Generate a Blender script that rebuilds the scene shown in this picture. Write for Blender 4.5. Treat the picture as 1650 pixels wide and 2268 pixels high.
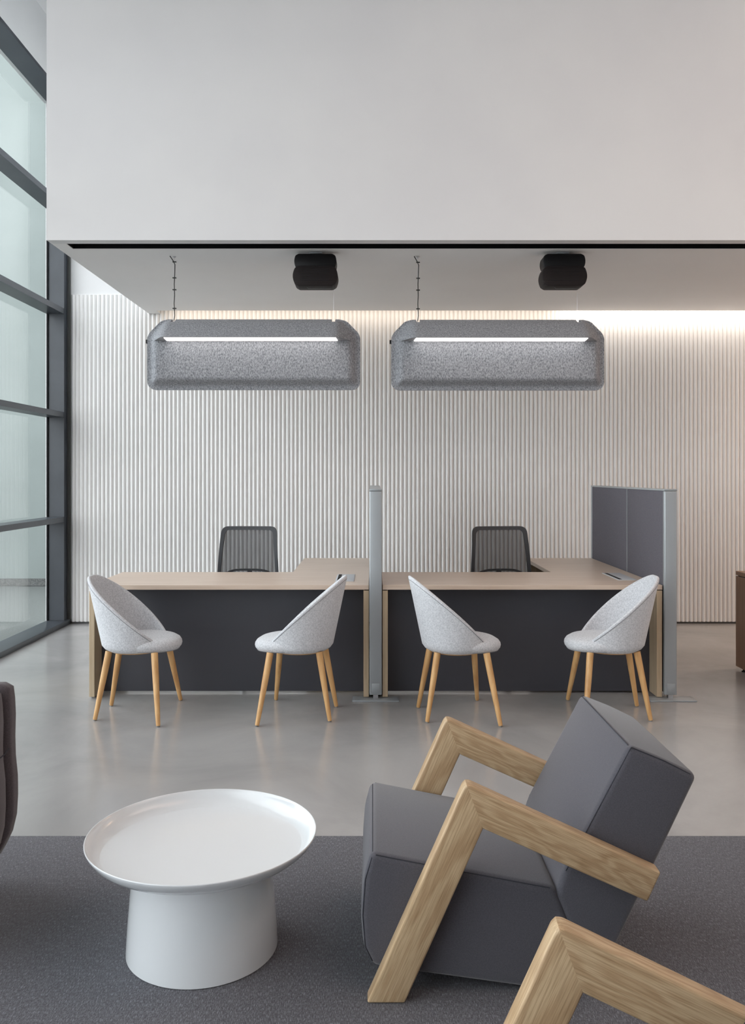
import bpy, bmesh, math, random
from mathutils import Vector, Matrix
for o in list(bpy.data.objects): bpy.data.objects.remove(o)
S = bpy.context.scene
COL = S.collection
R = math.radians
EYE = 1.4625

# ---------------------------------------------------------------- camera
cd = bpy.data.cameras.new('camera'); cam = bpy.data.objects.new('camera', cd); COL.objects.link(cam)
cd.sensor_fit = 'HORIZONTAL'; cd.sensor_width = 36.0
cd.lens = 36.0 * 1880 / 1650
cd.shift_y = -84 / 1650
cam.location = (0, 0, EYE); cam.rotation_euler = (R(90), 0, 0)
cd.clip_start = 0.05; cd.clip_end = 200
S.camera = cam
# ---------------------------------------------------------------- world, exposure
w = bpy.data.worlds.new('overcast_sky'); S.world = w; w.use_nodes = True
bg = w.node_tree.nodes['Background']
bg.inputs[0].default_value = (0.94, 0.965, 1.0, 1); bg.inputs[1].default_value = 4.9
S.view_settings.view_transform = 'Standard'; S.view_settings.look = 'None'
S.view_settings.gamma = 1; S.view_settings.use_curve_mapping = False
S.view_settings.exposure = 0.0
S.cycles.use_denoising = True
S.cycles.max_bounces = 10; S.cycles.diffuse_bounces = 6; S.cycles.glossy_bounces = 4
S.cycles.transparent_max_bounces = 12; S.cycles.transmission_bounces = 6
S.cycles.caustics_reflective = False; S.cycles.caustics_refractive = False
S.cycles.sample_clamp_indirect = 6

def area(name, loc, rot, sx, sy, power, color, portal=False, spread=180):
    l = bpy.data.lights.new(name, 'AREA'); l.shape = 'RECTANGLE'; l.size = sx; l.size_y = sy
    l.energy = power; l.color = color; l.spread = R(spread)
    if portal: l.cycles.is_portal = True
    o = bpy.data.objects.new(name, l); COL.objects.link(o); o.location = loc; o.rotation_euler = rot
    return o
# unseen warm fill added at the hall ceiling, right of and above the seats
area('hall_fill_lamp', (5.0, 2.6, 5.55), (0, 0, 0), 3.0, 4.0, 90, (1.0, 0.82, 0.70))
area('hall_fill_lamp', (2.2, 1.4, 5.55), (0, 0, 0), 2.5, 3.0, 44, (1.0, 0.66, 0.50))
area('bay_lamp', (5.3, 7.0, 3.0), (0, 0, 0), 1.6, 0.9, 42, (1.0, 0.66, 0.42))
# cove light strip hidden above the soffit, stronger towards the right
area('cove_lamp', (-0.1, 8.150, 3.075), (R(42), 0, 0), 3.8, 0.02, 3.4, (1.0, 0.84, 0.68), spread=150)
area('cove_lamp', (3.9, 8.150, 3.075), (R(42), 0, 0), 4.2, 0.02, 9.0, (1.0, 0.89, 0.78), spread=150)

# ---------------------------------------------------------------- materials
def mat(name, color, rough=0.5, metal=0.0, spec=0.5, sheen=0.0, coat=0.0):
    m = bpy.data.materials.new(name); m.use_nodes = True
    b = m.node_tree.nodes['Principled BSDF']
    b.inputs['Base Color'].default_value = (*color, 1); b.inputs['Roughness'].default_value = rough
    b.inputs['Metallic'].default_value = metal; b.inputs['Specular IOR Level'].default_value = spec
    b.inputs['Sheen Weight'].default_value = sheen; b.inputs['Coat Weight'].default_value = coat
    return m
def srgb(r, g, b):
    f = lambda c: ((c/255+0.055)/1.055)**2.4 if c/255 > 0.04045 else c/255/12.92
    return (f(r), f(g), f(b))
def N(m, t, **kw):
    n = m.node_tree.nodes.new(t)
    for k, v in kw.items():
        if k.startswith('i_'): n.inputs[k[2:].replace('_', ' ')].default_value = v
        else: setattr(n, k, v)
    return n
def L(m, a, b): m.node_tree.links.new(a, b)
def noise_mix(m, c1, c2, scale, stretch=(1, 1, 1), detail=3, lo=0.35, hi=0.65, bump=0.0, rough=0.5, dist=0.0, bdist=0.002):
    tc = N(m, 'ShaderNodeTexCoord'); mp = N(m, 'ShaderNodeMapping'); mp.inputs['Scale'].default_value = stretch
    nz = N(m, 'ShaderNodeTexNoise', i_Scale=scale, i_Detail=detail, i_Roughness=rough, i_Distortion=dist)
    cr = N(m, 'ShaderNodeValToRGB'); cr.color_ramp.elements[0].position = lo; cr.color_ramp.elements[1].position = hi
    cr.color_ramp.elements[0].color = (*c1, 1); cr.color_ramp.elements[1].color = (*c2, 1)
    L(m, tc.outputs['Object'], mp.inputs[0]); L(m, mp.outputs[0], nz.inputs['Vector']); L(m, nz.outputs[0], cr.inputs[0])
    b = m.node_tree.nodes['Principled BSDF']; L(m, cr.outputs[0], b.inputs['Base Color'])
    if bump:
        bp = N(m, 'ShaderNodeBump', i_Strength=bump, i_Distance=bdist); L(m, nz.outputs[0], bp.inputs['Height']); L(m, bp.outputs[0], b.inputs['Normal'])
    return nz, cr
M = {}
M['white_wall'] = mat('white_wall_paint', srgb(226, 226, 226), 0.75, spec=0.25)
noise_mix(M['white_wall'], srgb(224, 224, 225), srgb(229, 229, 229), 1.3, bump=0.02)
M['soffit'] = mat('soffit_paint', srgb(222, 221, 220), 0.6, spec=0.3)
noise_mix(M['soffit'], srgb(236, 235, 234), srgb(240, 239, 238), 1.1)
M['rib'] = mat('white_ribbed_panel', srgb(238, 237, 236), 0.5, spec=0.35)
M['black'] = mat('black_slot', (0.004, 0.004, 0.005), 0.6, spec=0.2)
M['blackplastic'] = mat('black_plastic', (0.005, 0.005, 0.006), 0.5, spec=0.25)
M['grille'] = mat('dark_brown_grille', (0.018, 0.014, 0.014), 0.6, spec=0.2)
wv = N(M['grille'], 'ShaderNodeTexWave', bands_direction='Z', i_Scale=40.0); tcg = N(M['grille'], 'ShaderNodeTexCoord')
bpg = N(M['grille'], 'ShaderNodeBump', i_Strength=0.4, i_Distance=0.002)
L(M['grille'], tcg.outputs['Object'], wv.inputs['Vector']); L(M['grille'], wv.outputs[1], bpg.inputs['Height'])
L(M['grille'], bpg.outputs[0], M['grille'].node_tree.nodes['Principled BSDF'].inputs['Normal'])
M['anth'] = mat('anthracite_aluminium', srgb(74, 80, 88), 0.38, spec=0.5)
noise_mix(M['anth'], srgb(54, 59, 66), srgb(61, 66, 73), 4.0)
M['skirting'] = mat('dark_grey_strip', srgb(80, 80, 80), 0.5)
M['alu'] = mat('silver_aluminium', srgb(168, 174, 178), 0.36, metal=0.35)
M['flap'] = mat('silver_grey_flap', srgb(190, 193, 197), 0.4)
M['felt'] = mat('grey_pressed_felt', srgb(130, 132, 136), 0.95, spec=0.1, sheen=0.15)
noise_mix(M['felt'], srgb(106, 109, 114), srgb(168, 170, 175), 150, (1, 1, 0.5), 3, 0.32, 0.68, bump=0.2)
M['chairfelt'] = mat('light_grey_felt', srgb(190, 192, 195), 0.95, spec=0.1, sheen=0.2)
noise_mix(M['chairfelt'], srgb(184, 187, 192), srgb(216, 218, 222), 130, (1, 1, 1), 3, 0.33, 0.67, bump=0.2, bdist=0.001)
M['feltseam'] = mat('felt_seam', srgb(140, 142, 146), 0.9)
M['beech'] = mat('beech_wood', srgb(205, 160, 105), 0.42)
noise_mix(M['beech'], srgb(214, 172, 118), srgb(186, 140, 88), 30, (1, 1, 0.08), 4, 0.35, 0.7)
M['veneer'] = mat('light_oak_veneer', srgb(198, 180, 155), 0.34)
noise_mix(M['veneer'], srgb(208, 190, 174), srgb(194, 174, 156), 22, (0.12, 2.5, 2.5), 4, 0.3, 0.7)
M['veneer_edge'] = mat('oak_veneer_panel', srgb(190, 170, 142), 0.42)
noise_mix(M['veneer_edge'], srgb(198, 179, 152), srgb(176, 156, 128), 22, (2.5, 2.5, 0.12), 4, 0.3, 0.7)
M['veneer_shaded'] = mat('shaded_oak_veneer', srgb(150, 112, 84), 0.4)
noise_mix(M['veneer_shaded'], srgb(156, 118, 90), srgb(134, 98, 72), 22, (2.5, 2.5, 0.15), 4, 0.3, 0.7)  # same veneer as the other desks, browned to stand in for warm shade
M['modesty'] = mat('dark_grey_laminate', srgb(58, 59, 66), 0.5)
M['screen'] = mat('grey_screen_fabric', srgb(98, 96, 103), 0.95, spec=0.1)
noise_mix(M['screen'], srgb(92, 90, 97), srgb(106, 104, 110), 260, (1, 1, 1), 2, 0.35, 0.65, bump=0.1, bdist=0.001)
M['glide'] = mat('grey_glide', srgb(120, 120, 120), 0.5)
M['tablewhite'] = mat('white_lacquer', srgb(217, 221, 224), 0.18, spec=0.5, coat=0.3)
M['chrome'] = mat('steel', (0.6, 0.6, 0.62), 0.3, metal=1.0)
M['upholstery'] = mat('slate_wool_upholstery', srgb(84, 86, 94), 0.92, spec=0.15, sheen=0.35)
noise_mix(M['upholstery'], srgb(72, 72, 79), srgb(84, 83, 90), 320, (1, 1, 1), 2, 0.3, 0.7, bump=0.15, bdist=0.001)
M['seam'] = mat('dark_thread', srgb(52, 54, 62), 0.9)
M['mauve'] = mat('warm_grey_upholstery', srgb(104, 96, 98), 0.9, spec=0.15, sheen=0.25)
noise_mix(M['mauve'], srgb(80, 74, 78), srgb(94, 87, 90), 220, (1, 1, 1), 2, 0.3, 0.7, bump=0.12, bdist=0.001)
M['cord'] = mat('black_cord', (0.01, 0.01, 0.01), 0.5)

def oak(name, seed, cath=0.0):
    m = mat(name, srgb(190, 155, 110), 0.42, spec=0.4)
    b = m.node_tree.nodes['Principled BSDF']
    tc = N(m, 'ShaderNodeTexCoord'); mp = N(m, 'ShaderNodeMapping'); mp.inputs['Location'].default_value = (seed, seed*1.7, seed*.6)
    mp.inputs['Scale'].default_value = (1.6, 13, 13) if not cath else (2.0, 9, 9)
    L(m, tc.outputs['Object'], mp.inputs[0])
    # cathedral figure: rings of a distorted distance field
    n0 = N(m, 'ShaderNodeTexNoise', i_Scale=1.6, i_Detail=2.0); L(m, mp.outputs[0], n0.inputs['Vector'])
    mu = N(m, 'ShaderNodeMath', operation='MULTIPLY'); mu.inputs[1].default_value = 26 + 24*cath
    L(m, n0.outputs[0], mu.inputs[0])
    sn = N(m, 'ShaderNodeMath', operation='SINE'); L(m, mu.outputs[0], sn.inputs[0])
    mr = N(m, 'ShaderNodeMapRange'); mr.inputs[1].default_value = -1; mr.inputs[2].default_value = 1
    L(m, sn.outputs[0], mr.inputs[0])
    # fine pores along the bar
    mp2 = N(m, 'ShaderNodeMapping'); mp2.inputs['Scale'].default_value = (11, 430, 430); L(m, tc.outputs['Object'], mp2.inputs[0])
    n1 = N(m, 'ShaderNodeTexNoise', i_Scale=1.0, i_Detail=4.0, i_Roughness=0.6); L(m, mp2.outputs[0], n1.inputs['Vector'])
    cr = N(m, 'ShaderNodeValToRGB'); e = cr.color_ramp.elements
    e[0].position = 0.1; e[0].color = (*srgb(182, 154, 120), 1); e[1].position = 0.9; e[1].color = (*srgb(198, 173, 139), 1)
    L(m, mr.outputs[0], cr.inputs[0])
    cr2 = N(m, 'ShaderNodeValToRGB'); e = cr2.color_ramp.elements
    e[0].position = 0.34; e[0].color = (0.68, 0.64, 0.59, 1); e[1].position = 0.60; e[1].color = (1, 1, 1, 1)
    L(m, n1.outputs[0], cr2.inputs[0])
    mx = N(m, 'ShaderNodeMix', data_type='RGBA', blend_type='MULTIPLY'); mx.inputs[0].default_value = 1.0
    L(m, cr.outputs[0], mx.inputs[6]); L(m, cr2.outputs[0], mx.inputs[7]); L(m, mx.outputs[2], b.inputs['Base Color'])
    bp = N(m, 'ShaderNodeBump', i_Strength=0.15, i_Distance=0.001); L(m, n1.outputs[0], bp.inputs['Height']); L(m, bp.outputs[0], b.inputs['Normal'])
    return m
M['oak_leg'] = oak('oak_leg', 3.1, 0.0); M['oak_arm'] = oak('oak_arm', 7.7, 1.0)

def floor_mat():
    m = mat('polished_concrete', srgb(150, 150, 152), 0.2, spec=0.75); b = m.node_tree.nodes['Principled BSDF']
    tc = N(m, 'ShaderNodeTexCoord')
    n0 = N(m, 'ShaderNodeTexNoise', i_Scale=1.1, i_Detail=6.0, i_Roughness=0.62, i_Distortion=0.6)
    L(m, tc.outputs['Object'], n0.inputs['Vector'])
    cr = N(m, 'ShaderNodeValToRGB'); e = cr.color_ramp.elements
    e[0].position = .3; e[0].color = (*srgb(150, 149, 150), 1); e[1].position = .72; e[1].color = (*srgb(174, 173, 172), 1)
    L(m, n0.outputs[0], cr.inputs[0]); L(m, cr.outputs[0], b.inputs['Base Color'])
    n1 = N(m, 'ShaderNodeTexNoise', i_Scale=3.0, i_Detail=5.0, i_Roughness=0.6); L(m, tc.outputs['Object'], n1.inputs['Vector'])
    mr = N(m, 'ShaderNodeMapRange'); mr.inputs[3].default_value = 0.12; mr.inputs[4].default_value = 0.26
    L(m, n1.outputs[0], mr.inputs[0]); L(m, mr.outputs[0], b.inputs['Roughness'])
    return m
M['floor'] = floor_mat()

def rug_mat():
    m = mat('charcoal_woven_rug', srgb(84, 84, 90), 0.95, spec=0.1, sheen=0.1); b = m.node_tree.nodes['Principled BSDF']
    tc = N(m, 'ShaderNodeTexCoord')
    def flecks(scale, lo, hi):
        mp = N(m, 'ShaderNodeMapping'); mp.inputs['Scale'].default_value = scale; L(m, tc.outputs['Object'], mp.inputs[0])
        n = N(m, 'ShaderNodeTexNoise', i_Scale=1.0, i_Detail=1.0); L(m, mp.outputs[0], n.inputs['Vector'])
        r = N(m, 'ShaderNodeMapRange'); r.inputs[1].default_value = lo; r.inputs[2].default_value = hi; L(m, n.outputs[0], r.inputs[0])
        return r.outputs[0]
    a = flecks((560, 62, 1), .53, .72); c = flecks((90, 520, 1), .62, .80)
    ad = N(m, 'ShaderNodeMath', operation='MAXIMUM'); L(m, a, ad.inputs[0]); L(m, c, ad.inputs[1])
    big = N(m, 'ShaderNodeTexNoise', i_Scale=260.0, i_Detail=1.0); L(m, tc.outputs['Object'], big.inputs['Vector'])
    cr = N(m, 'ShaderNodeValToRGB'); e = cr.color_ramp.elements
    e[0].position = .35; e[0].color = (*srgb(75, 75, 80), 1); e[1].position = .65; e[1].color = (*srgb(98, 98, 104), 1); L(m, big.outputs[0], cr.inputs[0])
    mx = N(m, 'ShaderNodeMix', data_type='RGBA'); L(m, ad.outputs[0], mx.inputs[0]); L(m, cr.outputs[0], mx.inputs[6]); mx.inputs[7].default_value = (*srgb(134, 136, 143), 1)
    L(m, mx.outputs[2], b.inputs['Base Color'])
    bp = N(m, 'ShaderNodeBump', i_Strength=0.4, i_Distance=0.002); L(m, ad.outputs[0], bp.inputs['Height']); L(m, bp.outputs[0], b.inputs['Normal'])
    return m
M['rug'] = rug_mat()

def glass_mat():
    m = bpy.data.materials.new('greenish_glass'); m.use_nodes = True; nt = m.node_tree; nt.nodes.clear()
    out = nt.nodes.new('ShaderNodeOutputMaterial'); tr = nt.nodes.new('ShaderNodeBsdfTransparent'); gl = nt.nodes.new('ShaderNodeBsdfGlossy')
    fr = nt.nodes.new('ShaderNodeFresnel'); mx = nt.nodes.new('ShaderNodeMixShader')
    tr.inputs[0].default_value = (0.972, 0.985, 0.980, 1); gl.inputs['Roughness'].default_value = 0.0; 
    ge = nt.nodes.new('ShaderNodeNewGeometry'); mr = nt.nodes.new('ShaderNodeMapRange'); mr.inputs[3].default_value = 1.5; mr.inputs[4].default_value = 1/1.5
    nt.links.new(ge.outputs['Backfacing'], mr.inputs[0]); nt.links.new(mr.outputs[0], fr.inputs[0])
    nt.links.new(fr.outputs[0], mx.inputs[0]); nt.links.new(tr.outputs[0], mx.inputs[1]); nt.links.new(gl.outputs[0], mx.inputs[2]); nt.links.new(mx.outputs[0], out.inputs[0])
    return m
M['glass'] = glass_mat()
def mesh_mat():
    m = bpy.data.materials.new('grey_see_through_mesh'); m.use_nodes = True; nt = m.node_tree
    b = nt.nodes['Principled BSDF']; b.inputs['Base Color'].default_value = (*srgb(62, 64, 68), 1); b.inputs['Roughness'].default_value = .8
    tr = nt.nodes.new('ShaderNodeBsdfTransparent'); mx = nt.nodes.new('ShaderNodeMixShader'); mx.inputs[0].default_value = 0.76
    nt.links.new(tr.outputs[0], mx.inputs[1]); nt.links.new(b.outputs[0], mx.inputs[2]); nt.links.new(mx.outputs[0], nt.nodes['Material Output'].inputs[0])
    return m
M['mesh'] = mesh_mat()
M['lens'] = mat('lit_diffuser', (1, 1, 1), 0.5)
M['lens'].node_tree.nodes['Principled BSDF'].inputs['Emission Color'].default_value = (1.0, 0.955, 0.92, 1)
M['lens'].node_tree.nodes['Principled BSDF'].inputs['Emission Strength'].default_value = 3
M['led'] = mat('lit_ceiling_lamp', (1, 1, 1), 0.5)
M['render_wall'] = mat('pale_green_render', srgb(205, 217, 214), 0.85)
noise_mix(M['render_wall'], srgb(116, 124, 122), srgb(126, 134, 132), 0.7)
M['stone'] = mat('speckled_stone', srgb(150, 150, 148), 0.6)
noise_mix(M['stone'], srgb(62, 64, 64), srgb(98, 99, 97), 60, (1, 1, 1), 2, 0.35, 0.65)
M['paving'] = mat('pale_speckled_paving', srgb(172, 174, 172), 0.5)
noise_mix(M['paving'], srgb(84, 87, 86), srgb(104, 108, 106), 60, (1, 1, 1), 2, 0.35, 0.6)

# ---------------------------------------------------------------- builders
def link(o, parent=None):
    COL.objects.link(o)
    if parent: o.parent = parent
    return o
def finish(name, bm, m, parent=None, smooth=True, angle=38):
    me = bpy.data.meshes.new(name); bmesh.ops.recalc_face_normals(bm, faces=bm.faces); bm.to_mesh(me); bm.free()
    me.materials.append(M[m] if isinstance(m, str) else m)
    if smooth:
        me.polygons.foreach_set('use_smooth', [True]*len(me.polygons)); me.set_sharp_from_angle(angle=R(angle))
    return link(bpy.data.objects.new(name, me), parent)
def empty(name, loc=(0, 0, 0), rz=0):
    o = bpy.data.objects.new(name, None); o.empty_display_size = 0.1; link(o); o.location = loc; o.rotation_euler.z = rz; return o
def tag(o, label=None, cat=None, group=None, kind=None):
    if label: o['label'] = label
    if cat: o['category'] = cat
    if group: o['group'] = group
    if kind: o['kind'] = kind
    return o
def add_box(bm, x0, x1, y0, y1, z0, z1, bev=0.0, seg=2):
    t = bmesh.new(); bmesh.ops.create_cube(t, size=1)
    for v in t.verts: v.co = Vector(((x0+x1)/2+v.co.x*(x1-x0), (y0+y1)/2+v.co.y*(y1-y0), (z0+z1)/2+v.co.z*(z1-z0)))
    if bev: bmesh.ops.bevel(t, geom=t.edges[:], offset=bev, segments=seg, affect='EDGES', profile=.5)
    me = bpy.data.meshes.new('t'); t.to_mesh(me); t.free(); bm.from_mesh(me); bpy.data.meshes.remove(me)
def box(name, m, x0, x1, y0, y1, z0, z1, parent=None, bev=0.0, seg=2):
    bm = bmesh.new(); add_box(bm, x0, x1, y0, y1, z0, z1, bev, seg); return finish(name, bm, m, parent)
def add_prism(bm, pts, y0, y1, bev=0.0, seg=3, axis='y'):
    """pts: polygon in (x,z), extruded along y (axis 'z': polygon in (x,y), extruded along z)"""
    t = bmesh.new()
    f = lambda p, k: (p[0], k, p[1]) if axis == 'y' else (p[0], p[1], k)
    a = [t.verts.new(f(p, y0)) for p in pts]; b = [t.verts.new(f(p, y1)) for p in pts]; n = len(pts)
    t.faces.new(a); t.faces.new(b[::-1])
    for i in range(n): t.faces.new((a[i], b[i], b[(i+1) % n], a[(i+1) % n]))
    bmesh.ops.recalc_face_normals(t, faces=t.faces)
    if bev: bmesh.ops.bevel(t, geom=t.edges[:], offset=bev, segments=seg, affect='EDGES', profile=.5)
    me = bpy.data.meshes.new('t'); t.to_mesh(me); t.free(); bm.from_mesh(me); bpy.data.meshes.remove(me)
def add_tube(bm, pts, rad, n=8, cap=True):
    pts = [Vector(p) for p in pts]; rings = []
    rads = rad if isinstance(rad, (list, tuple)) else [rad]*len(pts)
    for i, p in enumerate(pts):
        d = (pts[min(i+1, len(pts)-1)]-pts[max(i-1, 0)]).normalized()
        u = d.cross(Vector((0, 0, 1)) if abs(d.z) < .95 else Vector((1, 0, 0))).normalized(); v = d.cross(u)
        rings.append([bm.verts.new(p+(u*math.cos(2*math.pi*k/n)+v*math.sin(2*math.pi*k/n))*rads[i]) for k in range(n)])
    for a, b in zip(rings, rings[1:]):
        for k in range(n): bm.faces.new((a[k], a[(k+1) % n], b[(k+1) % n], b[k]))
    if cap: bm.faces.new(rings[0][::-1]); bm.faces.new(rings[-1])
def tube(name, m, pts, rad, parent=None, n=8):
    bm = bmesh.new(); add_tube(bm, pts, rad, n); return finish(name, bm, m, parent)
def add_lathe(bm, prof, n=96, cx=0, cy=0):
    rings = []
    for r, z in prof:
        if r < 1e-6: rings.append([bm.verts.new((cx, cy, z))])
        else: rings.append([bm.verts.new((cx+r*math.cos(2*math.pi*k/n), cy+r*math.sin(2*math.pi*k/n), z)) for k in range(n)])
    for a, b in zip(rings, rings[1:]):
        for k in range(n):
            if len(a) == 1: bm.faces.new((a[0], b[k], b[(k+1) % n]))
            elif len(b) == 1: bm.faces.new((a[k], b[0], a[(k+1) % n]))
            else: bm.faces.new((a[k], a[(k+1) % n], b[(k+1) % n], b[k]))
def kids(o): return [c for c in bpy.data.objects if c.parent == o]
def copy_tree(o, parent=None):
    c = o.copy(); COL.objects.link(c); c.parent = parent
    for ch in kids(o): copy_tree(ch, c)
    return c

# ---------------------------------------------------------------- setting
ZC = 3.029; BX = -2.183; BY = 5.685; WY = 8.31; RX = 7.5; HC = 5.62; RY = -4.2
def struct(o, label=None): return tag(o, label, kind='structure')
struct(box('floor', 'floor', -3.2, RX, RY, WY+.1, -0.12, 0.0), 'polished grey concrete floor')
struct(box('ceiling', 'white_wall', -3.2, RX, RY, WY+.1, HC, HC+.15), 'high white ceiling')
wr = struct(box('wall_right', 'white_wall', RX, RX+.15, RY, WY+.1, 0, HC))
wb = struct(box('wall_back', 'white_wall', -2.98, RX, WY, WY+.12, 0, HC), 'white back wall clad in vertical ribs')
bm = bmesh.new(); pr = []
P = 0.0411
for k in range(13):
    t = k/12; x = -P/2 + P*t
    yv = -0.001 - 0.0200*max(0.0, math.sin(math.pi*t))**0.85
    pr.append((x, yv))
a = [bm.verts.new((x, y, 0)) for x, y in pr]; b = [bm.verts.new((x, y, 3.195)) for x, y in pr]
for i in range(12): bm.faces.new((a[i], a[i+1], b[i+1], b[i]))
c0 = bm.verts.new((-P/2, -.0005, 0)); c1 = bm.verts.new((P/2, -.0005, 0)); d0 = bm.verts.new((-P/2, -.0005, 3.195)); d1 = bm.verts.new((P/2, -.0005, 3.195))
bm.faces.new([c0]+a+[c1]); bm.faces.new([d1]+b[::-1]+[d0]); bm.faces.new((c0, d0, b[0], a[0])); bm.faces.new((c1, a[-1], b[-1], d1)); bm.faces.new((c0, c1, d1, d0))
rib = finish('rib', bm, 'rib', wb, angle=60); ribs_n = 190
for i in range(ribs_n):
    o = rib if i == 0 else rib.copy()
    if i: COL.objects.link(o); o.parent = wb
    o.location = (-2.945 + P*(i+.5), WY, 0.02)
struct(box('shadow_gap_back', 'skirting', -2.95, RX, WY-.012, WY-.0008, 0.0, 0.0195), 'thin dark strip standing in for the shadow gap under the ribs')  # dark grey painted in for the shade of the gap below the ribs
# bulkhead and soffit over the desks
bm = bmesh.new()
add_box(bm, BX, RX, BY, BY+.088, ZC, HC)
add_box(bm, BX, BX+.098, BY+.088, WY-.0205, ZC+.12, HC)
struct(finish('wall_upper', bm, 'white_wall', smooth=False), 'plain white bulkhead wall above the desk bay')
bm = bmesh.new()
add_box(bm, BX, -2.085, BY+.088, WY-.0205, ZC, ZC+.119)
add_box(bm, -2.085, RX, 5.912, 8.13, ZC, ZC+.119)
add_box(bm, -2.085, -2.07, 8.13, WY-.0205, ZC, ZC+.119)
struct(finish('ceiling', bm, 'soffit', smooth=False), 'lowered white ceiling over the desks')
bm = bmesh.new(); add_box(bm, -2.084, RX, BY+.089, 5.911, ZC+.10, ZC+.118); add_box(bm, -2.084, RX, BY+.0885, BY+.091, ZC+.004, ZC+.10); add_box(bm, -2.084, RX, 5.9085, 5.9115, ZC+.004, ZC+.10)
add_box(bm, -2.0845, -2.081, BY+.091, 5.9085, ZC+.004, ZC+.10)
struct(finish('trim_1', bm, 'black', smooth=False), 'long black slot in the lowered ceiling')
# cove: closed above
struct(box('trim_2', 'white_wall', -2.07, RX, 7.9, WY-.0205, ZC+.30, ZC+.33))
# left facade window_1
XI = -2.95; XG = -3.15
win = struct(empty('window_1', (0, 0, 0)), 'tall glazed facade with dark grey frames')
zs = [(.998, 1.048), (2.010, 2.060), (3.010, 3.062), (4.026, 4.078)]
for z0, z1 in zs: box('transom', 'anth', XG, XI-.03, RY+.1, 8.195, z0, z1, win)
box('sill', 'anth', XG, XI, RY+.1, WY-.001, 0.001, .048, win, bev=.002)
box('head', 'anth', XG, XI, RY+.1, 8.195, 5.06, 5.09, win)
box('jamb', 'anth', XG, XI-.03, 8.2, WY-.001, .049, 5.06, win)
box('jamb_trim', 'skirting', XI-.029, XI-.002, 8.285, WY-.001, .049, 5.06, win)
posts = [4.9, 1.6, -1.7, -4.05]
for y in posts: box('mullion', 'anth', XG+.012, XG+.20, y-.03, y+.03, .049, 5.06, win)
lv = [.048]+[z for p in zs for z in p]+[5.06]; yb = [8.2]+posts
for i in range(0, len(lv)-1, 2):
    for y1, y0 in zip(yb, yb[1:]):
        box('pane', 'glass', XG-.004, XG+.004, y0, y1, lv[i], lv[i+1], win)
for i in range(0, len(lv)-1, 2):   # slim gasket at the far edge of each pane
    box('gasket', 'black', XG+.005, XG+.02, 8.185, 8.199, lv[i], lv[i+1], win)
struct(box('wall_left', 'white_wall', XG-.06, XI, RY, WY, 5.091, HC), 'white wall above the glazed facade')
struct(box('wall_corner', 'white_wall', XG-.05, -2.98, WY+.0005, WY+.12, 0, HC))
bm = bmesh.new(); add_box(bm, -3.2, RX, RY-.15, RY, 0, HC)
struct(finish('wall_rear', bm, 'white_wall', smooth=False))
# outside: rendered wall with stone base, paving
ow = struct(box('wall_outside', 'render_wall', -9.0, XG-.05, 11.2, 11.5, 0, 9.0), 'pale green rendered wall outside the glass')
box('stone_base', 'stone', -9.0, XG-.05, 11.18, 11.2, -.01, .085, ow)
struct(box('ground', 'paving', -14, XG-.002, -8, 11.5, -.14, -.015), 'speckled paving outside the window')

# ---------------------------------------------------------------- rug
rug = box('rug', 'rug', -2.9, 4.2, -1.6, 3.42, .0003, .005, bev=.0015)
tag(rug, 'large charcoal woven rug with fine pale flecks under coffee table and armchairs', 'rug')

# ---------------------------------------------------------------- desks
DY0, DY1, DR = 5.52, 6.26, 7.30
def power_box(parent, x0, x1, y0, y1, z):
    pb = box('power_box', 'flap', x0, x1, y0, y1, z-.001, z+.0035, parent, bev=.001)
    box('slot', 'black', x0+.012, x0+.034, y0+.02, y1-.02, z+.0025, z+.0042, pb)
    return pb
def make_desk(x0, x1, xr, label, pb, back_panel):
    d = empty('desk', ((x0+x1)/2, DY0, 0)); cx, cy = d.location.x, DY0
    tag(d, label, 'desk')
    bm = bmesh.new()
    pts = [(x0, DY0), (x1, DY0), (x1, DR), (xr, DR), (xr, DY1), (x0, DY1)]
    add_prism(bm, [(p[0]-cx, p[1]-cy) for p in pts], .710, .740, .0015, 1, axis='z')
    t = finish('worktop', bm, 'veneer', d, angle=30)
    for xa, xb in ((x0, x0+.035), (x1-.035, x1)):
        box('side_panel', 'veneer_edge', xa-cx, xb-cx, 0.003, DY1-cy-.01, .012, .7045, d, bev=.0015, seg=1)
        for yy in (.05, .62): box('glide', 'glide', (xa+xb)/2-cx-.012, (xa+xb)/2-cx+.012, yy-.015, yy+.015, 0, .0125, d)
        box('spacer', 'black', xa-cx+.006, xb-cx-.006, .01, .7, .704, .7105, d)
    box('modesty_panel', 'modesty', x0+.036-cx, x1-.036-cx, .150, .168, .014, .7095, d)
    box('return_panel', 'veneer_edge', xr+.02-cx, x1-.02-cx, DR-cy-.06, DR-cy-.025, .012, .7095, d, bev=.0015, seg=1)
    box('glide', 'glide', xr+.05-cx, xr+.08-cx, DR-cy-.055, DR-cy-.03, 0, .0125, d)
    box('glide', 'glide', x1-.08-cx, x1-.05-cx, DR-cy-.055, DR-cy-.03, 0, .0125, d)
    power_box(d, pb[0]-cx, pb[1]-cx, pb[2]-cy, pb[3]-cy, .740)
    return d
make_desk(-1.844, -.0235, -.587, 'left pale oak reception desk with dark front panel, nearest the window', (-.252, -.125, 5.71, 6.10), True)
make_desk(.065, 1.885, 1.317, 'right pale oak reception desk with dark front panel, beside the grey fabric screen', (1.67, 1.80, 5.77, 6.18), True)
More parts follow.
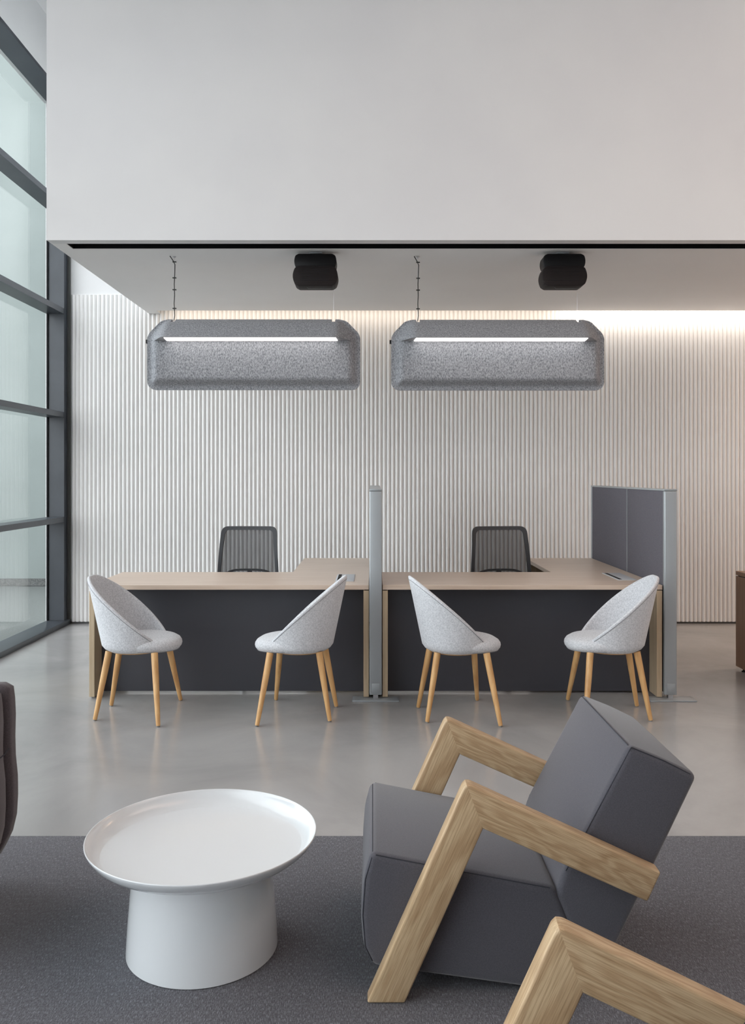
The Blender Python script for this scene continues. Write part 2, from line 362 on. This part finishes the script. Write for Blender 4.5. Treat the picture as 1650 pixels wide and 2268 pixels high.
# third desk at the right edge of the picture: end panel seen side on
d = empty('desk', (2.73, 6.38, 0)); tag(d, 'oak desk end, warm shade painted in its colour, cut off by the right edge, by the ribbed wall', 'desk')
box('worktop', 'veneer_shaded', 0, 1.8, -.80, 0, .705, .735, d, bev=.0015, seg=1)
box('spacer', 'black', .006, .028, -.78, -.03, .698, .7055, d)
box('side_panel', 'veneer_shaded', 0, .035, -.79, -.001, .022, .6985, d, bev=.0015, seg=1)
box('side_panel', 'veneer_shaded', 1.765, 1.8, -.79, -.001, .022, .6985, d, bev=.0015, seg=1)
box('modesty_panel', 'modesty', .036, 1.764, -.64, -.62, .03, .7045, d)
for x in (.0175, 1.78):
    for y in (-.72, -.1):
        bm = bmesh.new(); add_lathe(bm, [(0, 0), (.016, 0), (.016, .006), (.007, .009), (.007, .0225), (0, .0225)], 16, x, y); finish('glide', bm, 'blackplastic', d)

# ---------------------------------------------------------------- partition screens
def make_screen(x0, label):
    s = empty('partition_screen', (x0+.04, 5.50, 0)); tag(s, label, 'partition')
    w = .040
    bm = bmesh.new(); add_box(bm, -w, w, 0, .035, .030, 1.352, .006, 3); finish('end_post', bm, 'alu', s)
    box('end_cap', 'alu', -w-.001, w+.001, -.002, .036, 1.3525, 1.366, s, bev=.003)
    box('cover_plate', 'alu', -.025, .025, -.003, .001, .045, .105, s, bev=.001)
    box('foot_stem', 'chrome', -.016, .016, .004, .03, .0085, .030, s)
    box('foot_plate', 'alu', -.15, .15, -.055, .055, .0005, .009, s, bev=.002)
    box('foot_plate', 'alu', -.15, .15, 1.68, 1.79, .0005, .009, s, bev=.002)
    box('foot_stem', 'chrome', -.016, .016, 1.72, 1.75, .0085, .0405, s)
    # fabric panels with slim metal joint
    box('fabric_panel', 'screen', -w+.004, w-.004, .0355, .822, .04, 1.352, s, bev=.003)
    box('fabric_panel', 'screen', -w+.004, w-.004, .830, 1.83, .04, 1.352, s, bev=.003)
    box('joint_strip', 'alu', -w+.002, w-.002, .8222, .8298, .04, 1.353, s)
    box('top_rail', 'alu', -w, w, .0362, 1.83, 1.3522, 1.364, s, bev=.002)
    box('end_post', 'alu', -w, w, 1.8305, 1.858, .030, 1.364, s, bev=.004)
    return s
make_screen(-.0195, 'tall grey partition screen standing end-on between the two reception desks')
make_screen(1.893, 'tall dark grey fabric partition screen at the right end of right desk')

# ---------------------------------------------------------------- pendant felt lamps
def make_lamp(cx, y, mirror=1):
    lamp = empty('pendant_lamp', (cx, y, 2.067))
    W, H = .765, .507
    zt = H; zc = .395; wt = .655; rb = .062; zh = .345     # zh: underside of hood
    def half(z):
        if z < rb: return W - rb + math.sqrt(max(0, rb*rb-(rb-z)**2))
        if z > zc:
            t = (z-zc)/(zt-zc)
            x = W - (W-wt)*t
            r = .03
            if t > .82: x -= .04*((t-.82)/.18)**2.2
            if t < .15: x -= .008*(1-abs(t-.0)/.15)
            return x
        if z > zc-.03: return W - .008*((z-zc+.03)/.03)**2
        return W
    def sm(a, b, x):
        t = min(1, max(0, (x-a)/(b-a))); return t*t*(3-2*t)
    def depth(x, z, hood):
        hw = half(z); dx = hw-abs(x); dz = min(z, zt-z)
        e = min(dx, dz)
        base = .012 + .060*sm(.022, .078, e) if z <= zh+.0001 and not hood else .012
        if hood:
            front = .200*(zt-z)/(zt-zh)+.03*sm(.0, .04, zt-z)
            edge = hw-.030; inner = min(.605, edge-.035)
            side = min(1, max(0, (edge-abs(x))/(edge-inner)))
            side = side*.7+.3*side*side*(3-2*side)
            base = .012 + max(0, front)*side
        return base
    zr = sorted(set([0, .004, .010, .018, .028, .04, .052, .062, .075, .09, .11]+[.11+.235*i/10 for i in range(1, 11)]))
    zr = [z for z in zr if z < zh-1e-6]+[zh]
    zu = [zh+1e-5]+[zh+(zt-zh)*i/16 for i in range(1, 16)]+[zt-.003, zt]
    NU = 60
    us = [-1+2*i/NU for i in range(NU+1)]
    us = [math.copysign(1-(1-abs(u))**1.25, u) for u in us]
    bm = bmesh.new(); rows = []
    for z, hood in [(z, False) for z in zr]+[(z, True) for z in zu]:
        hw = half(z); rows.append([bm.verts.new((u*hw, -depth(u*hw, z, hood), z)) for u in us])
    back = []
    for z, hood in [(z, False) for z in zr]+[(z, True) for z in zu]:
        hw = half(z); back.append([bm.verts.new((u*hw, .006 if False else .008+.03*sm(.02, .08, min(hw-abs(u*hw), z, zt-z)), z)) for u in us])
    for g, fl in ((rows, 0), (back, 1)):
        for a, b in zip(g, g[1:]):
            for i in range(NU):
                f = (a[i], a[i+1], b[i+1], b[i]); bm.faces.new(f if not fl else f[::-1])
    for a, b in zip(range(len(rows)-1), range(1, len(rows))):
        for i in (0, NU):
            bm.faces.new((rows[a][i], rows[b][i], back[b][i], back[a][i]))
    for i in range(NU):
        bm.faces.new((rows[0][i], rows[0][i+1], back[0][i+1], back[0][i])); bm.faces.new((rows[-1][i], rows[-1][i+1], back[-1][i+1], back[-1][i]))
    shade = finish('shade', bm, 'felt', lamp, angle=50)
    # cut the two hanging notches through the top edge
    bmn = bmesh.new()
    for x in (-.573, .573):
        add_box(bmn, x-.013, x+.013, -.2, .2, zt-.026, zt+.05)
    cut = finish('cutter', bmn, 'felt', None, smooth=False)
    cut.location = lamp.location
    md = shade.modifiers.new('notch', 'BOOLEAN'); md.operation = 'DIFFERENCE'; md.solver = 'EXACT'; md.object = cut
    bpy.context.view_layer.update()
    me = bpy.data.meshes.new_from_object(shade.evaluated_get(bpy.context.evaluated_depsgraph_get()))
    shade.modifiers.clear(); shade.data = me
    bpy.data.objects.remove(cut)
    # diffuser in the underside of the hood
    bm = bmesh.new()
    add_prism(bm, [(-.597, -.215), (.597, -.215), (.606, -.085), (-.606, -.085)], zh-.0045, zh+.004, axis='z')
    finish('diffuser', bm, 'lens', lamp, smooth=False)
    box('switch', 'blackplastic', -W-.012, -W+.004, -.010, .012, .335, .362, lamp, bev=.002)
    top = ZC-2.067
    for sx in (-.573, .573):
        tube('steel_wire', 'chrome', [(sx, 0, zt-.03), (sx, 0, top)], .0008, lamp, 6)
        bm = bmesh.new(); add_lathe(bm, [(0, top-.012), (.005, top-.012), (.012, top-.003), (.014, top-.0005), (0, top-.0005)], 20, sx, 0); finish('ceiling_hook', bm, 'chrome', lamp)
        box('wire_clip', 'chrome', sx-.010, sx+.010, -.006, .006, zt-.034, zt-.020, lamp, bev=.002)
    s = -.573
    pts = [(s-.028, -.02, top-.001), (s-.006, -.006, top-.035), (s+.005, -.004, top-.06), (s+.003, -.004, top-.13), (s+.0, -.004, top-.20), (s+.002, -.004, top-.28), (s-.001, -.004, top-.34), (s+.002, -.004, top-.40), (s+.003, -.004, zt+.03), (s-.002, -.004, zt-.005), (s-.012, -.004, zt-.022)]
    cb = tube('power_cable', 'cord', pts, .0032, lamp)
    for z in (top-.04, top-.155, top-.24, top-.375): box('cable_tie', 'cord', s-.012, s+.014, -.010, .006, z-.003, z+.003, cb)
    return lamp
lp = make_lamp(-.853, 6.11)
tag(lp, 'grey felt pendant lamp above the left desk', 'lamp', 'felt pendant lamps')
lq = copy_tree(lp); lq.location = (.900, 6.11, 2.064)
tag(lq, 'grey felt pendant lamp above the right desk', 'lamp', 'felt pendant lamps')

# ---------------------------------------------------------------- ceiling speakers (black two-lobed boxes)
def make_speaker(x, y, label):
    s = empty('ceiling_speaker', (x, y, ZC)); tag(s, label, 'speaker', 'black speakers under the lowered ceiling')
    def lobe(name, m, z0, z1, w, bulge, d, yc):
        pts = []
        r = .018
        n = 10
        for i in range(n+1):
            t = i/n; z = z0+(z1-z0)*t
            e = min(t, 1-t)*(z1-z0)
            cut = (r-math.sqrt(max(0, r*r-(r-e)**2))) if e < r else 0
            pts.append((w/2+bulge*math.sin(math.pi*t)-cut, z))
        poly = pts+[(-x_, z_) for x_, z_ in pts[::-1]]
        bm = bmesh.new(); add_prism(bm, poly, yc-d/2, yc+d/2, .006, 2); return finish(name, bm, m, s, angle=45)
    lobe('bracket_cover', 'blackplastic', -.125, -.022, .272, .012, .14, -.005)
    g = lobe('speaker_box', 'grille', -.250, -.108, .272, .022, .15, -.01)
    for i in range(9): box('grille_bar', 'blackplastic', -.10, .10, -.0875, -.0845, -.215+i*.0125, -.212+i*.0125, g)
    box('mount_plate', 'alu', -.045, .045, -.03, .03, -.008, -.0005, s, bev=.002)
    box('mount_stem', 'alu', -.018, .018, -.012, .012, -.0215, -.0085, s)
    tube('cable', 'glide', [(-.06, -.03, -.251), (-.05, -.03, -.258), (.11, -.03, -.258), (.115, -.03, -.251)], .0012, s, 6)
    return s
make_speaker(-.401, 6.02, 'black ceiling speaker above the left felt lamp')
make_speaker(1.345, 6.02, 'black ceiling speaker above the right felt lamp')

# ---------------------------------------------------------------- visitor tub chairs
def make_tub():
    c = empty('tub_chair')
    k = .88
    def rim(x): return .835 - k*(x+.285)
    def r1(z): return .198 + .21*(z-.4)
    def r2(z): return .205 + .20*(z-.4)
    def pt(phi, z, off=0.0):
        low = max(0, 1-(z-.398)/.035) if z < .433 else 0
        sh = .030*low**2
        a = (r1(z) if math.cos(phi) > 0 else .205+.05*(z-.4))-off-sh; b_ = r2(z)-off-sh
        return Vector((-a*math.cos(phi), b_*math.sin(phi), z))
    def zrim(phi):
        z = .6
        for _ in range(30):
            p = pt(phi, z); z = .5*z+.5*min(.835, rim(p.x)+.018*math.sin(phi)**2)
        return max(z, .404)
    NP, NZ, T = 72, 14, .020
    bm = bmesh.new()
    rings = []
    phis = [2*math.pi*i/NP for i in range(NP)]
    zr = [zrim(p) for p in phis]
    for j in range(NZ+1):
        t = (j/NZ)**1.3; rings.append([bm.verts.new(pt(p, .398+(zr[i]-.398)*t)) for i, p in enumerate(phis)])
    # rounded rim
    for off, dz in ((.003, .006), (.010, .0085), (.017, .006)):
        rings.append([bm.verts.new(pt(p, zr[i], off)+Vector((0, 0, dz))) for i, p in enumerate(phis)])
    for j in range(NZ, -1, -1):
        t = (j/NZ); rings.append([bm.verts.new(pt(p, .425+(zr[i]-.425)*t if zr[i] > .425 else zr[i], T)) for i, p in enumerate(phis)])
    for a, b in zip(rings, rings[1:]):
        for i in range(NP): bm.faces.new((a[i], a[(i+1) % NP], b[(i+1) % NP], b[i]))
    bm.faces.new(rings[0][::-1]); bm.faces.new(rings[-1])
    sh = finish('shell', bm, 'chairfelt', c, angle=70)
    # stitched seam just below the rim, outside
    bm = bmesh.new(); loop = []
    for i in range(NP+1):
        p = phis[i % NP]; z = zr[i % NP]
        if z > .45: loop.append((i, pt(p, z-.012, -.0006)))
    # contiguous run through phi=0
    run = [q for i, q in sorted([((i if i <= NP/2 else i-NP), q) for i, q in loop if i < NP])]
    add_tube(bm, run, .0018, 6); finish('seam', bm, 'feltseam', sh)
    # seat cushion
    bm = bmesh.new(); prof = [(.74, .400), (.86, .403), (.94, .412), (.985, .426), (1.0, .440), (.99, .453), (.95, .466), (.86, .477), (.7, .484), (.45, .487), (0, .489)]
    cx, n, rg = .040, 72, []
    for s_, z in prof:
        row = []
        for i in range(n):
            p = 2*math.pi*i/n; cs, sn = math.cos(p), math.sin(p)
            ax = .232 if cs > 0 else .215
            ex = 2.25
            rr = (abs(cs)**ex+abs(sn)**ex)**(-1/ex)
            row.append(bm.verts.new((cx+ax*s_*rr*cs, .205*s_*rr*sn, z-.012*max(0, cs)**2*s_*s_))) if s_ else None
        if s_ == 0: rg.append([bm.verts.new((cx, 0, z))])
        else: rg.append(row)
    for a, b in zip(rg, rg[1:]):
        for i in range(n):
            if len(b) == 1: bm.faces.new((a[i], a[(i+1) % n], b[0]))
            else: bm.faces.new((a[i], a[(i+1) % n], b[(i+1) % n], b[i]))
    bm.faces.new(rg[0][::-1])
    st = finish('seat', bm, 'chairfelt', c, angle=70)
    bm = bmesh.new()
    add_tube(bm, [(cx+.232*.93*(abs(math.cos(p))**2.25+abs(math.sin(p))**2.25)**(-1/2.25)*math.cos(p), .205*.93*(abs(math.cos(p))**2.25+abs(math.sin(p))**2.25)**(-1/2.25)*math.sin(p), .4105-.012*math.cos(p)**2) for p in [R(a) for a in range(-85, 86, 5)]], .0022, 6)
    finish('seam', bm, 'feltseam', st)
    # under-frame and legs
    bm = bmesh.new(); add_lathe(bm, [(0, .388), (.150, .388), (.155, .393), (.155, .3985), (0, .3985)], 40); finish('under_plate', bm, 'beech', c)
    for tx, ty, fx, fy in ((.150, .165, .203, .287), (.150, -.165, .203, -.287), (-.135, .115, -.205, .158), (-.135, -.115, -.205, -.158)):
        bm = bmesh.new(); top = Vector((tx, ty, .402)); ft = Vector((fx, fy, .006))
        pts = [ft.lerp(top, t) for t in (0, .02, .3, .6, 1)]
        add_tube(bm, pts, [.0115, .0125, .0155, .0185, .0205], 20); lg = finish('leg', bm, 'beech', c, angle=50)
        bm = bmesh.new(); add_tube(bm, [(fx, fy, 0), (fx, fy, .008)], .0095, 14); finish('glide', bm, 'glide', lg)
    return c
tub = make_tub(); G = 'light grey tub chairs in front of the desks'
tubs = [(-1.442, 5.195, 0, 'light grey felt tub chair with wooden legs, leftmost, nearest the window'),
        (-.444, 5.186, 180-4.5, 'light grey felt tub chair facing left, at the right end of left desk'),
        (.507, 5.172, 6.5, 'light grey felt tub chair facing right, just right of the middle partition'),
        (1.450, 5.192, 180-3, 'light grey felt tub chair behind the armchair, by the right partition')]
for i, (x, y, a, lb) in enumerate(tubs):
    o = tub if i == 0 else copy_tree(tub)
    o.location = (x, y, 0); o.rotation_euler.z = R(a); tag(o, lb, 'chair', G)

# ---------------------------------------------------------------- task chairs
def make_task():
    c = empty('office_chair')
    # back frame: rounded trapezoid loop, leaning slightly back (+y)
    def loop(inset):
        wt, wb_, z0, z1, r = .226-inset, .256-inset*.8, .55+inset, 1.035-inset, .055-inset*.5
        pts = []
        cors = [(-wb_, z0), (wb_, z0), (wt, z1), (-wt, z1)]
        for i in range(4):
            p = Vector(cors[i]); a = Vector(cors[i-1]); b = Vector(cors[(i+1) % 4])
            u = (a-p).normalized(); v = (b-p).normalized()
            s, e = p+u*r, p+v*r
            for k in range(8):
                t = k/7; q = (1-t)**2*s+2*t*(1-t)*p+t*t*e; pts.append(q)
            for t in (.25, .5, .75): pts.append(e.lerp(b+(p-b).normalized()*r, t))
        return pts
    def yb(x, z): return .20+.10*(z-.5)-.25*x*x*1.2+.03*math.sin((z-.55)/.5*math.pi)*-1
    o_, i_ = loop(0), loop(.029)
    bm = bmesh.new(); vs = []
    for pts, dy in ((o_, 0), (i_, 0), (i_, .022), (o_, .022)):
        vs.append([bm.verts.new((q.x, yb(q.x, q.y)+dy, q.y)) for q in pts])
    n = len(o_)
    for a in range(4):
        A, B = vs[a], vs[(a+1) % 4]
        for i in range(n): bm.faces.new((A[i], A[(i+1) % n], B[(i+1) % n], B[i]))
    bmesh.ops.recalc_face_normals(bm, faces=bm.faces)
    finish('back_frame', bm, 'blackplastic2', c, angle=50)
    bm = bmesh.new(); NX, NZ = 14, 14; g = []
    for j in range(NZ+1):
        z = .565+(1.02-.565)*j/NZ; hw = .246+(.215-.246)*j/NZ
        if j == NZ: hw -= .025
        g.append([bm.verts.new((hw*(2*i/NX-1), yb(hw*(2*i/NX-1), z)+.011, z)) for i in range(NX+1)])
    for a, b in zip(g, g[1:]):
        for i in range(NX): bm.faces.new((a[i], a[i+1], b[i+1], b[i]))
    finish('mesh_back', bm, 'mesh', c)
    tube('lumbar_bar', 'blackplastic2', [(-.19+.38*t, yb(-.19+.38*t, .745)+.028, +.650+.033*(1-(2*t-1)**4)) for t in [i/12 for i in range(13)]], .009, c)
    bm = bmesh.new(); add_box(bm, -.24, .24, -.27, .19, .43, .50, .03, 4); finish('seat', bm, 'blackplastic2', c)
    tube('spine', 'blackplastic2', [(0, .05, .40), (0, .20, .42), (0, .262, .50), (0, .262, .60), (0, .258, .68)], .02, c, 10)
    bm = bmesh.new(); add_box(bm, -.09, .09, -.12, .12, .385, .43, .015, 2); finish('mechanism', bm, 'blackplastic2', c)
    tube('gas_lift', 'chrome', [(0, 0, .10), (0, 0, .39)], .025, c, 16)
    for sx in (-1, 1):
        a = tube('armrest', 'blackplastic2', [(sx*.15, 0, .41), (sx*.27, 0, .43), (sx*.285, 0, .50), (sx*.285, 0, .63)], .014, c, 10)
        box('arm_pad', 'blackplastic2', sx*.285-.035, sx*.285+.035, -.13, .11, .63, .655, a, bev=.01)
    for k in range(5):
        a = R(90+72*k); dx, dy = math.cos(a), math.sin(a)
        b = tube('base_arm', 'blackplastic2', [(dx*.02, dy*.02, .105), (dx*.15, dy*.15, .09), (dx*.29, dy*.29, .068)], [.026, .02, .014], c, 10)
        bm = bmesh.new(); add_tube(bm, [(dx*.29-dy*.022, dy*.29+dx*.022, .028), (dx*.29+dy*.022, dy*.29-dx*.022, .028)], .0275, 20)
        finish('caster', bm, 'blackplastic2', b)
    return c
M['blackplastic2'] = mat('charcoal_plastic', srgb(62, 64, 68), 0.6)
t1 = make_task(); t1.location = (-1.02, 6.70, 0); t1.rotation_euler.z = R(-3)
tag(t1, 'charcoal mesh-backed office chair behind the left desk', 'chair', 'mesh office chairs behind desks')
t2 = copy_tree(t1); t2.location = (1.066, 6.70, 0); t2.rotation_euler.z = R(7)
tag(t2, 'charcoal mesh-backed office chair behind the right desk', 'chair', 'mesh office chairs behind desks')

# ---------------------------------------------------------------- coffee table
ct = empty('coffee_table', (-.5246, 2.625, .005)); tag(ct, 'round glossy white tray-top coffee table with wide conical base on the rug', 'table')
bm = bmesh.new(); add_lathe(bm, [(0, 0), (.226, 0), (.2297, .003), (.2255, .08), (.2175, .18), (.209, .27), (.206, .290), (.2, .293), (0, .293)], 128); finish('pedestal', bm, 'tablewhite', ct, angle=50)
prof = [(0, .2935), (.225, .2935), (.262, .296), (.292, .302), (.318, .313), (.336, .328), (.346, .343), (.3505, .3515), (.3502, .3542), (.3485, .355), (.3465, .3538)]
prof += [(.3435, .3445), (.337, .331), (.3275, .321), (.317, .3145), (.308, .3110), (.3055, .3102), (.3045, .3098), (.302, .3095), (0, .3095)]
bm = bmesh.new(); add_lathe(bm, prof, 160); finish('tray_top', bm, 'tablewhite', ct, angle=60)

# ---------------------------------------------------------------- lounge chairs with oak Z arms
def make_lounge():
    c = empty('armchair', (.35, 2.70, .0052))
    ox, oy, oz = .35, 2.70, .0052
    Lx = lambda x: x-ox
    C = Vector((.257, .6125)); w = .096
    da = Vector((.786-.257, .363-.6054)).normalized()
    F = Vector((-.016, 0.0052)); dl = (F-C).normalized()
    na = Vector((da.y, -da.x))
    if na.y > 0: na = -na
    nl = Vector((-dl.y, dl.x))
    if nl.x < 0: nl = -nl
    # inner corner
    A0 = C+na*w; B0 = C+nl*w
    det = da.x*(-dl.y)-(-dl.x)*da.y
    r = B0-A0; s = (r.x*(-dl.y)-(-dl.x)*r.y)/det
    I = A0+da*s
    E = C+da*.592; E2 = E+na*w*.86
    E2 = E+na*(w-.006)
    G = B0+dl*((0.0052-B0.y)/dl.y)
    def bar(name, m, pts, origin, dirv, y0, y1, parent):
        ang = math.atan2(dirv.y, dirv.x); ca, sa = math.cos(-ang), math.sin(-ang)
        loc = [((p-origin).x*ca-(p-origin).y*sa, (p-origin).x*sa+(p-origin).y*ca) for p in pts]
        bm = bmesh.new(); add_prism(bm, loc, -(y1-y0)/2, (y1-y0)/2)
        # round every long edge except those on the mitre plane
        mit = [Vector(((q-origin).x*ca-(q-origin).y*sa, (q-origin).x*sa+(q-origin).y*ca)) for q in (C, I)]
        def onm(v):
            p = Vector((v.co.x, v.co.z)); d = (mit[1]-mit[0]).normalized(); q = p-mit[0]
            return abs(q.x*d.y-q.y*d.x) < 1e-4
        ed = [e for e in bm.edges if not (onm(e.verts[0]) and onm(e.verts[1]))]
        bmesh.ops.bevel(bm, geom=ed, offset=.007, segments=3, affect='EDGES', profile=.5)
        o = finish(name, bm, m, parent, angle=35)
        o.location = (origin.x-ox, (y0+y1)/2-oy, origin.y-oz); o.rotation_euler = (0, -ang, 0)
        return o
    mo = C+(I-C)*.0
    for y0, y1 in ((2.335, 2.387), (2.956, 3.008)):
        # rounded top corner
        Ca, Cl = C+da*.016, C+dl*.016; Cm = C+(da+dl)*.0048
        fr = bar('arm_rail', 'oak_arm', [Cm, Ca, E, E2, I], E, da, y0, y1, c)
        lg = bar('front_leg', 'oak_leg', [Cm, I, G, F, Cl], G, dl, y0, y1, c)
    # seat block
    Y0, Y1 = 2.388, 2.955
    def cushion(name, pts, bev):
        bm = bmesh.new(); add_prism(bm, [(p[0]-ox, p[1]-oz) for p in pts], Y0-oy, Y1-oy, bev, 4)
        return finish(name, bm, 'upholstery', c, angle=60)
    seat = [(-.006, .397), (.5165, .298), (.555, .200), (.600, .018), (.420, .016), (.130, .056), (.0, .076), (-.026, .13), (-.033, .22), (-.026, .32)]
    st = cushion('seat_cushion', seat, .020)
    back = [(.7237, .6993), (.822, .660), (.918, .613), (.689, .135), (.634, .018), (.604, .018), (.575, .10), (.540, .2236), (.515, .272), (.5388, .3443)]
    bk = cushion('back_cushion', back, .020)
    def seam(pts, parent, closed=False):
        for y in (Y0+.0052, Y1-.0052):
            q = [Vector((p[0]-ox, y-oy, p[1]-oz)) for p in pts]
            tube('seam', 'seam', q, .0015, parent, 6)
    g = .0054
    seam([(-.006+g+.010, .397-g-.0025), (.25, .348-g), (.50, .301-g)], st)
    seam([(-.0055+g-.002, .387-g), (-.026+g, .32), (-.033+g, .22), (-.026+g, .13), (-.006+g, .09)], st)
    seam([(.5388+g+.001, .3443), (.62+g+.001, .500), (.7237+g, .692)], bk)
    seam([(.730, .6993-g-.002), (.822, .660-g), (.896, .622-g)], bk)
    # cross seams on front and top faces
    tube('seam', 'seam', [(-.006-ox+.0065, Y0-oy+.022, .397-oz-.0062), (-.006-ox+.0065, Y1-oy-.022, .397-oz-.0062)], .0015, st, 6)
    tube('seam', 'seam', [(.7237-ox+.0015, Y0-oy+.022, .6993-oz-.0062), (.7237-ox+.0015, Y1-oy-.022, .6993-oz-.0062)], .0015, bk, 6)
    for y in (2.50, 2.89):   # hidden runners that carry the seat
        box('runner', 'seam', .10-ox, .58-ox, y-oy, y-oy+.03, 0, .05, c)
    return c
lc = make_lounge()
tag(lc, 'slate grey upholstered armchair with angular oak arms, whole chair seen on the rug', 'armchair', 'armchairs with oak arms')
l2 = copy_tree(lc); pv = Vector((.349, 1.60)); rz = R(-3.5); o0 = Vector((.35+.092, 2.70-1.359))-pv
l2.location = (pv.x+o0.x*math.cos(rz)-o0.y*math.sin(rz), pv.y+o0.x*math.sin(rz)+o0.y*math.cos(rz), .0052); l2.rotation_euler.z = rz
tag(l2, 'armchair cut off by the bottom right corner, only an oak arm in view', 'armchair', 'armchairs with oak arms')

# ---------------------------------------------------------------- warm grey armchair at the left edge
def make_left():
    XR = -1.29; c = empty('armchair', (-1.62, 2.75, .007)); ox, oy, oz = -1.62, 2.75, .007
    # z, x of outer silhouette at far end, from the photograph
    prof = [(.715, -1.318), (.700, -1.292), (.66, -1.287), (.60, -1.284), (.52, -1.286), (.45, -1.284), (.38, -1.277), (.31, -1.276), (.24, -1.280), (.18, -1.294), (.13, -1.318), (.09, -1.345)]
    def shell(name, y0, y1, dx, top, m, thick, rnd):
        bm = bmesh.new(); ny = 10; g = []
        pf = [(z+top*(i == 0), x+dx) for i, (z, x) in enumerate(prof)]
        loop = [(x, z) for z, x in pf]+[(x-thick+.02*(i/len(pf)), z+(.0 if i else -.0)) for i, (z, x) in reversed(list(enumerate(pf)))]
        for j in range(ny+1):
            t = j/ny; y = y0+(y1-y0)*t
            e = min(t, 1-t)*(y1-y0); cut = (rnd-math.sqrt(max(0, rnd*rnd-(rnd-e)**2))) if e < rnd else 0
            cxm = sum(p[0] for p in loop)/len(loop); czm = sum(p[1] for p in loop)/len(loop)
            row = []
            for x, z in loop:
                sx = 1-cut/(thick*.5); sz = 1-cut/.32
                row.append(bm.verts.new((cxm+(x-cxm)*1-math.copysign(min(cut, abs(x-cxm)*.8), x-cxm)-ox, y-oy, czm+(z-czm)*sz-oz)))
            g.append(row)
        n = len(loop)
        for a, b in zip(g, g[1:]):
            for i in range(n): bm.faces.new((a[i], a[(i+1) % n], b[(i+1) % n], b[i]))
        bm.faces.new(g[0][::-1]); bm.faces.new(g[-1])
        return finish(name, bm, m, c, angle=60)
    shell('side_band', 3.008, 3.072, 0, 0, 'mauve', .10, .018)
    shell('back_pad', 2.50, 3.000, .002, .005, 'mauve', .13, .022)
    shell('side_band', 2.43, 2.494, 0, 0, 'mauve', .10, .018)
    box('seat_cushion', 'mauve', -2.0-ox, -1.40-ox, 2.52-oy, 2.98-oy, .25-oz, .41-oz, c, bev=.04, seg=4)
    for y0 in (2.44, 3.0): box('arm', 'mauve', -1.98-ox, -1.40-ox, y0-oy, y0+.06-oy, .16-oz, .56-oz, c, bev=.025, seg=4)
    box('seat_base', 'mauve', -1.97-ox, -1.41-ox, 2.505-oy, 2.995-oy, .12-oz, .245-oz, c, bev=.02, seg=3)
    for x in (-1.92, -1.46):
        for y in (2.5, 3.0): tube('leg', 'oak_leg', [(x-ox, y-oy, 0), (x-ox, y-oy, .13-oz)], .014, c, 12)
    tube('seam', 'seam', [(-1.2815-ox, 2.55-oy, .478-oz), (-1.2815-ox, 2.96-oy, .486-oz), (-1.283-ox, 2.995-oy, .495-oz)], .0022, c, 6)
    return c
la = make_left()
tag(la, 'warm grey padded armchair cut off by the left edge, beside the coffee table', 'armchair')
